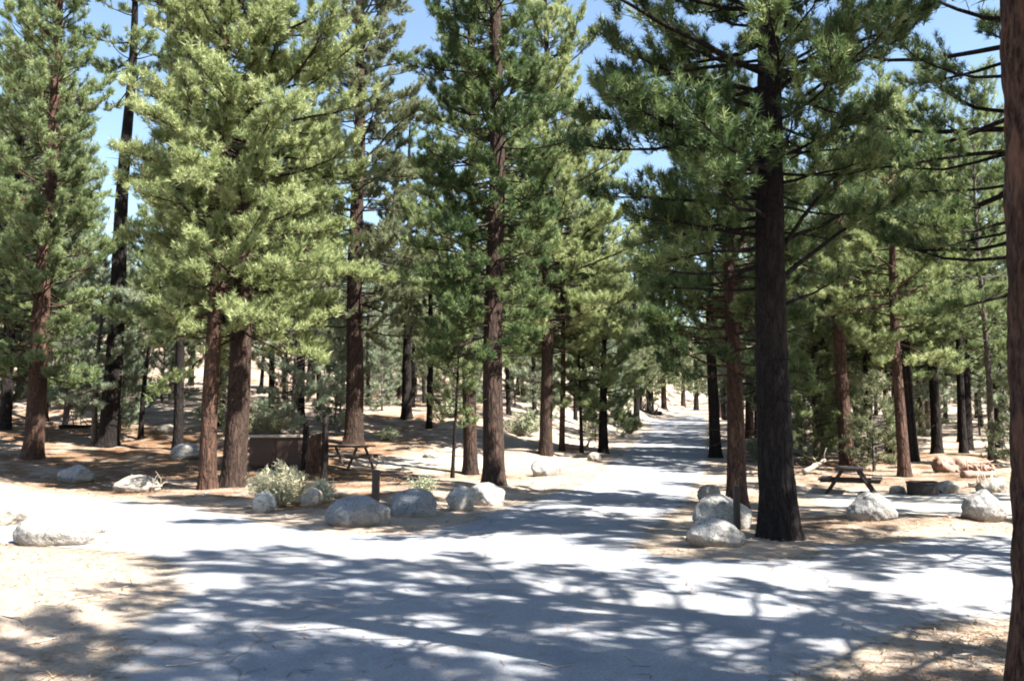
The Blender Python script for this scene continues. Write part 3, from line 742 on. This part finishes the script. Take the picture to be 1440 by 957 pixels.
picnic_table(1197, 694, 1.15, 'black shaded picnic table on the right campsite', WOODD, BLACKM)  # shade over this table is put into its near-black wood and steel
picnic_table(486, 662, -.5, 'brown weathered picnic table with sunlit top on the left campsite', WOODB, WOODD)

x, y = hit(1298, 696)
t = empty('fire_ring', (x, y, gz(x, y))); tag(t, 'low black steel fire ring right of the black table', 'fire ring')
def ring_mesh(r0, r1, h, mat, name):
    b = MB(); n = 40; a = np.arange(n) / n * 2 * PI
    lv = [(r1, -.03), (r1, h), (r0, h), (r0, -.03)]
    V = np.concatenate([np.stack([r * np.cos(a), r * np.sin(a), np.full(n, z)], -1) for r, z in lv])
    Q = []
    for k in range(4):
        for jn in range(n): Q.append([k * n + jn, k * n + (jn + 1) % n, ((k + 1) % 4) * n + (jn + 1) % n, ((k + 1) % 4) * n + jn])
    b.add(V, Q); return b.mesh(name, mat, False)
link('ring_wall', ring_mesh(.40, .42, .36, BLACKM, 'ring_wall'), t)
link('rim', ring_mesh(.385, .44, .02, BLACKM, 'rim'), t).location = (0, 0, .361)
b = MB()
for k in range(9):
    q = -.32 + .08 * k; c = math.sqrt(.39 ** 2 - q * q)
    b.tube([(q, -c * .9, .40), (q, c * .2, .40)], .008, 5)
b.tube([(-.36, .05, .40), (.36, .05, .40)], .010, 5)
link('grate', b.mesh('grate', BLACKM), t)

# food locker on the left campsite
x, y = hit(391, 664)
t = empty('food_locker', (x, y, gz(x, y)), .06); tag(t, 'brown steel food locker with sunlit lid behind the dry bush', 'food locker')
Wd, Dp, Hh = 72 * y / F, .85, 1.0
b = MB(); b.box((0, 0, .10 + (Hh - .1) / 2), (Wd, Dp, Hh - .1), bev=.012); link('cabinet', b.mesh('cabinet', BROWNM, False), t)
b = MB(); b.box((0, -.02, Hh + .048), (Wd + .08, Dp + .12, .09), bev=.015); link('lid', b.mesh('lid', PALEM, False), t)
for s in (-1, 1):
    b = MB(); b.box((s * Wd * .247, -Dp / 2 - .014, .54), (Wd * .47, .024, .76), bev=.006)
    dd = link('door', b.mesh('door', BROWNM, False), t)
    b = MB(); b.box((s * .08, -Dp / 2 - .05, .56), (.035, .045, .2), bev=.008); link('handle', b.mesh('handle', BLACKM, False), dd)
for sx in (-1, 1):
    for sy in (-1, 1):
        b = MB(); b.box((sx * (Wd / 2 - .08), sy * (Dp / 2 - .08), .048), (.09, .09, .10)); link('leg', b.mesh('leg', BLACKM, False), t)

def post(u, v, wpx, hpx, label, mat, lean=0, name='marker_post', cat='post', cap=True):
    x, y = hit(u, v); m = y / F
    t = empty(name, (x, y, gz(x, y))); tag(t, label, cat)
    b = MB(); h = hpx * m; w = wpx * m
    b.box((lean * h / 2, 0, h / 2 - .08), (w, w, h + .16), bev=w * .12, tilt=math.atan(lean)); link('shaft', b.mesh('shaft', mat, False), t)
    if cap:
        b = MB(); b.box((lean * h, 0, h - .02), (w * .35, w * 1.02, .10)); link('notch_plate', b.mesh('notch_plate', PALEM, False), t)
post(528, 714, 10, 46, 'short dark wooden post between the two blue-grey boulders', WOODD, cap=False)
post(1037, 750, 8, 62, 'thin dark marker post in front of the large white island boulder', WOODD, cap=False)

def snag(u, v, wpx, hpx, label, seed, mat, name='dead_snag', cat='dead tree'):
    x, y = hit(u, v); m = y / F; h = hpx * m; r = wpx * m / 2
    rs = np.random.RandomState(seed); b = MB(); n = 18; a = np.arange(n) / n * 2 * PI
    top = h * (1 + .03 * np.sin(a + 1)) + r * rs.uniform(-.25, .25, n)
    V = []; lev = [0, .08, .3, .6, .85, 1]
    for l in lev:
        rr = r * (1.25 - .35 * l ** .5) * (1 + .08 * np.sin(a * 4 + l) + rs.normal(0, .02, n))
        V.append(np.stack([rr * np.cos(a), rr * np.sin(a), top * l - .08], -1))
    V.append(V[-1] * np.array([.5, .5, .98])); V = np.concatenate(V + [[[0, 0, h * .95]]]); m_ = len(lev) + 1
    Q = [[i * n + j, i * n + (j + 1) % n, (i + 1) * n + (j + 1) % n, (i + 1) * n + j] for i in range(m_ - 1) for j in range(n)]
    T = [[(m_ - 1) * n + j, (m_ - 1) * n + (j + 1) % n, m_ * n] for j in range(n)]
    b.add(V, Q, T)
    for _ in range(4):
        hh = rs.uniform(.3, .9) * h; q = rs.rand() * 6.28; d = np.array([math.cos(q), math.sin(q), .25])
        b.tube([d * r * .6 + [0, 0, hh], d * (r + .14) + [0, 0, hh]], [.02, .006], 5)
    o = link(name, b.mesh(name, mat)); o.location = (x, y, gz(x, y)); return tag(o, label, cat)
snag(456, 678, 9, 94, 'slim dark broken snag standing left of the brown picnic table', 3, BARK['dark'])
snag(441, 672, 20, 54, 'stout reddish stump beside the slim dark snag', 4, BARK['red'], 'tree_stump', 'stump')
snag(429, 668, 9, 72, 'thin dark stub right of the food locker', 6, BARK['dark'])

def log(u, v, lpx, rpx, rz, label, seed, mat, tiltz=0, twigs=4, name='fallen_log', cat='log'):
    x, y = hit(u, v); m = y / F; L = lpx * m; r = rpx * m
    rs = np.random.RandomState(seed); b = MB()
    s = np.linspace(-.5, .5, 9)
    P = np.stack([s * L, rs.normal(0, .04, 9) * L * .3, np.abs(rs.normal(0, .02, 9)) + tiltz * (s + .5) * L], -1)
    b.tube(P, r * (1 - .35 * (s + .5)) * (1 + rs.normal(0, .09, 9)), 10)
    for _ in range(twigs):
        k = rs.uniform(-.4, .5); q = rs.uniform(.2, 2.9); l = rs.uniform(.15, .4) * L
        p = np.array([k * L, 0, r * .6 + tiltz * (k + .5) * L]); d = np.array([rs.normal(0, .5), math.cos(q), abs(math.sin(q)) + .2])
        b.tube([p, p + d * l * .5 + rs.normal(0, .03, 3), p + d * l], [r * .25, r * .18, r * .06], 5)
    o = link(name, b.mesh(name, mat)); o.location = (x, y, gz(x, y) + r * .55); o.rotation_euler = (0, 0, rz)
    return tag(o, label, cat)
def rotten_log(u, v, lpx, rpx, rz, label, seed):
    x, y = hit(u, v); m = y / F; L = lpx * m; r = rpx * m
    rs = np.random.RandomState(seed); b = MB(); K, n = 40, 26
    sv = np.linspace(-.5, .5, K); a = np.arange(n) / n * 2 * PI; V = np.zeros((K, n, 3))
    for ii, q in enumerate(sv):
        for jj in range(n):
            p = Vector((q * L * 2.2, math.cos(a[jj]) * 1.3, math.sin(a[jj]) * 1.3 + seed))
            f = 1 + .45 * noise.noise(p) + .22 * noise.noise(p * 3.1) + .10 * noise.noise(p * 8)
            f *= (1 - .55 * max(0, q) ** 1.2) * (1 if abs(q) < .46 else .62)
            V[ii, jj] = (q * L + .10 * noise.noise(p * 2), r * 1.25 * f * math.cos(a[jj]), r * f * math.sin(a[jj]))
    i, jx = np.meshgrid(np.arange(K - 1), np.arange(n), indexing='ij'); k = (jx + 1) % n
    Q = np.stack([i * n + jx, i * n + k, (i + 1) * n + k, (i + 1) * n + jx], -1).reshape(-1, 4)
    T = [[(jj + 1) % n, jj, K * n] for jj in range(n)] + [[(K - 1) * n + jj, (K - 1) * n + (jj + 1) % n, K * n + 1] for jj in range(n)]
    b.add(np.vstack([V.reshape(-1, 3), [[-.5 * L + r * .7, 0, 0], [.5 * L, 0, 0]]]), Q, T)
    for _ in range(14):
        q = rs.uniform(-.45, .45); az = rs.uniform(-.5, .5); l = rs.uniform(.15, .5)
        p = np.array([q * L, rs.normal(0, r * .5), r * .55]); d = np.array([rs.choice([-1, 1]), math.sin(az), rs.uniform(.0, .5)])
        b.tube([p, p + d * l * .5, p + d * l], [.05, .035, .008], 5)
    o = link('rotten_log', b.mesh('rotten_log', ROT)); o.location = (x, y, gz(x, y) + r * .5); o.rotation_euler = (0, .06, rz)
    return tag(o, label, 'log')
rotten_log(1355, 664, 76, 12, -.15, 'red rotten log heap right of the fire ring', 1)
log(1376, 672, 52, 6, .25, 'pinkish slim log lying under the red rotten log', 2, ROT, 0, 5)
log(1146, 672, 40, 4, .5, 'bleached branch propped up left of the black table', 3, SILVER, .38, 2, 'fallen_branch', 'branch')
log(1388, 684, 46, 4, -.5, 'bleached tangled branch near the right edge trunk', 4, SILVER, .2, 8, 'fallen_branch', 'branch')
log(206, 690, 52, 2.2, -.35, 'dry forked branch lying over the flat mottled boulder', 5, SILVER, .12, 8, 'fallen_branch', 'branch')
log(810, 637, 34, 5, .1, 'reddish log lying between the thin reddish trunk and the bushy pine', 6, ROT, 0, 3)
log(914, 584, 34, 5, .1, 'dark log at the far end of the road', 8, BARK['dark'], 0, 5)
log(120, 603, 70, 3, .1, 'long dark log on the slope behind the young pines', 9, BARK['dark'], 0, 5)

# ------------------------------------------------------------------ shrubs
def shrub(u, v, wpx, hpx, label, seed, mat, leaves=2600, size=.05, cat='shrub', stems=46):
    x, y = hit(u, v); m = y / F; R = wpx * m / 2; Hs = hpx * m
    rs = np.random.RandomState(seed); b = MB(); pos = []; dr = []
    for k in range(stems):
        az = rs.rand() * 6.28; o = rs.uniform(.1, 1.0)
        e = np.array([math.cos(az) * R * o, math.sin(az) * R * o, Hs * rs.uniform(.55, 1.05) * (1 - .45 * o * o)])
        mid = e * .5 + np.array([0, 0, Hs * .12]) + rs.normal(0, .04, 3)
        b.tube([np.array([math.cos(az), math.sin(az), 0]) * .08 * R, mid, e], [.011, .007, .003], 4, cap=False)
        for q in rs.uniform(.25, 1.05, leaves // stems):
            p = (1 - q) ** 2 * 0 + 2 * q * (1 - q) * mid + q * q * e
            pos.append(p + rs.normal(0, .05, 3)); dr.append(e / (np.linalg.norm(e) + 1e-6) + rs.normal(0, .5, 3))
    pos = np.array(pos); dr = np.array(dr); dr /= np.linalg.norm(dr, axis=1)[:, None]
    V = needle_tufts(pos, dr, 3, size * 2, size * .55, rs, 1.0)
    t = empty('shrub', (x, y, gz(x, y) - .02)); tag(t, label, cat, 'shrubs')
    link('stem_cluster', b.mesh('stem_cluster', SILVER), t)
    c = MB(); c.add(V, None, np.arange(len(V)).reshape(-1, 3)); cm = c.mesh('foliage', mat, False)
    a = cm.attributes.new('tint', 'FLOAT', 'POINT'); a.data.foreach_set('value', np.repeat(rs.beta(2, 2, len(V) // 3), 3).astype(np.float32))
    link('foliage', cm, t)
shrub(390, 716, 100, 56, 'pale dry bush in front of the food locker', 1, DRY, 3200, .045)
shrub(446, 712, 52, 34, 'low yellowish bush beside the pale dry bush', 2, DRY, 1400, .04)
shrub(596, 703, 50, 20, 'thin green weeds behind the dark blue-grey boulder', 3, SAGE, 420, .035, stems=20)
shrub(885, 611, 42, 26, 'round pale sage bush at the left road edge', 4, SAGE, 2200, .07)
shrub(380, 612, 90, 42, 'dark green bush behind the food locker', 5, SAGE, 2600, .07)
shrub(546, 616, 36, 18, 'low sage bush on the slope left of the narrow dark trunk', 6, SAGE, 900, .06)
shrub(738, 612, 70, 36, 'grey sage bush behind the straight brown pine', 7, SAGE, 1800, .07)
shrub(640, 590, 60, 26, 'grey sage bush on the slope behind the spindly sapling', 8, SAGE, 1500, .07)
shrub(560, 556, 60, 24, 'far sage bush at the top of the slope', 9, SAGE, 1200, .09)
shrub(292, 596, 60, 28, 'sage bush behind the slender reddish trunk', 10, SAGE, 1500, .07)
shrub(90, 575, 110, 34, 'wide sage bush on the slope behind the left edge pine', 11, SAGE, 2000, .09)
shrub(1062, 640, 36, 30, 'sage bush behind the red-brown island pine', 12, SAGE, 1200, .06)

# fallen needles and twigs on the ground, nobody could count them
rs = np.random.RandomState(21)
N = 110000
d = 4.2 + 26 * rs.rand(N) ** 1.5; u = rs.uniform(-80, 1520, N)
x = d * (u - CX) / F * 1.02; y = d
onr = np.maximum(np.maximum(poly_dist(x, y, ROAD), poly_dist(x, y, PADL)), poly_dist(x, y, PADR))
keep = (onr < 0) | (rs.rand(N) < np.exp(-np.maximum(onr, 0) / .35) * .6 + .035)
patch = np.array([noise.noise(Vector((a * .5, b * .5, 2))) for a, b in zip(x, y)]) > rs.uniform(-.45, .5, N)
keep &= patch & (rs.rand(N) > .93 * np.exp(-((x + 5.6) / 2.8) ** 4 - ((y - 9.2) / 2.6) ** 4))
x, y = x[keep], y[keep]; n = len(x); ondist = onr[keep]
zz = np.where(ondist > -.2, base_height(x, y) + .022, ground_z(x, y) + .010) + np.clip((y - 20) * .0004, 0, .02)
th = rs.rand(n) * 6.28; L = rs.uniform(.06, .16, n) * (1 + y / 40); w = .0045 * (1 + y / 14)
o = np.stack([x, y, zz], -1); dv = np.stack([np.cos(th), np.sin(th), rs.normal(0, .10, n)], -1); sv = np.stack([-np.sin(th), np.cos(th), np.zeros(n)], -1)
V = np.stack([o - dv * L[:, None] / 2 - sv * w[:, None], o - dv * L[:, None] / 2 + sv * w[:, None], o + dv * L[:, None] / 2], 1).reshape(-1, 3)
b = MB(); b.add(V, None, np.arange(len(V)).reshape(-1, 3)); lm = b.mesh('needle_litter', LITTER, False)
a = lm.attributes.new('tint', 'FLOAT', 'POINT'); a.data.foreach_set('value', np.repeat(rs.rand(n), 3).astype(np.float32))
tag(link('needle_litter', lm), 'fallen brown pine needles strewn over the dirt', 'needle litter', kind='stuff')

rs = np.random.RandomState(33); N = 4500
d = 4.5 + 30 * rs.rand(N) ** 1.2; u = rs.uniform(-80, 1520, N); x = d * (u - CX) / F; y = d
onr = np.maximum(np.maximum(poly_dist(x, y, ROAD), poly_dist(x, y, PADL)), poly_dist(x, y, PADR))
k = ((onr < -.1) & ((y > 12) | (x > 1.5) | (rs.rand(N) < .35))) | (rs.rand(N) < .02)
x, y = x[k], y[k]; n = len(x); L = rs.uniform(.06, .34, n) * rs.uniform(.5, 1, n); th = rs.rand(n) * 6.28
z = ground_z(x, y) + np.where(onr[k] > 0, .028, .012)
dv = np.stack([np.cos(th), np.sin(th), rs.normal(0, .06, n)], -1); o = np.stack([x, y, z], -1); kink = np.stack([-np.sin(th), np.cos(th), .2 + 0 * th], -1) * (L * rs.normal(0, .12, n))[:, None]
b = MB(); r = rs.uniform(.003, .010, n)[:, None]
tubes(b, np.stack([o - dv * L[:, None] / 2, o + kink, o + dv * L[:, None] / 2], 1), r * np.array([1, .85, .4]), 4)
tag(link('twig_litter', b.mesh('twig_litter', SILVER)), 'broken twigs strewn over the forest floor', 'twigs', kind='stuff')

# ------------------------------------------------------------------ light, sky, camera
w = bpy.data.worlds.new('World'); sc.world = w; w.use_nodes = True
nt = w.node_tree; bg = nt.nodes['Background']
sky = nt.nodes.new('ShaderNodeTexSky'); sky.sky_type = 'NISHITA'; sky.sun_disc = False
sky.sun_elevation = SUN_EL; sky.sun_rotation = SUN_AZ; sky.altitude = 400; sky.air_density = 1.25; sky.dust_density = .6; sky.ozone_density = .9
nt.links.new(sky.outputs[0], bg.inputs[0]); bg.inputs[1].default_value = .053
sl = bpy.data.lights.new('sun', 'SUN'); sl.energy = 5.0; sl.angle = math.radians(.5); sl.color = (1, .95, .87)
so = bpy.data.objects.new('sun', sl); C.objects.link(so)
sd = Vector((math.sin(SUN_AZ) * math.cos(SUN_EL), math.cos(SUN_AZ) * math.cos(SUN_EL), math.sin(SUN_EL)))
so.rotation_euler = sd.to_track_quat('Z', 'Y').to_euler(); so.location = sd * 60
cd = bpy.data.cameras.new('camera'); co = bpy.data.objects.new('camera', cd); C.objects.link(co)
cd.sensor_width = 36; cd.lens = F / 1440 * 36; cd.clip_start = .05; cd.clip_end = 3000
co.location = (0, 0, EYE); co.rotation_euler = (PI / 2 + PITCH, 0, 0)
sc.camera = co
sc.view_settings.view_transform = 'Standard'; sc.view_settings.look = 'None'; sc.view_settings.gamma = 1; sc.view_settings.exposure = 2.42
sc.render.engine = 'CYCLES'
cy = sc.cycles
cy.max_bounces = 6; cy.diffuse_bounces = 4; cy.transmission_bounces = 4; cy.use_denoising = True; cy.filter_width = 1.9
cy.use_adaptive_sampling = True; cy.adaptive_threshold = .02
print('crown tris', NTRI)
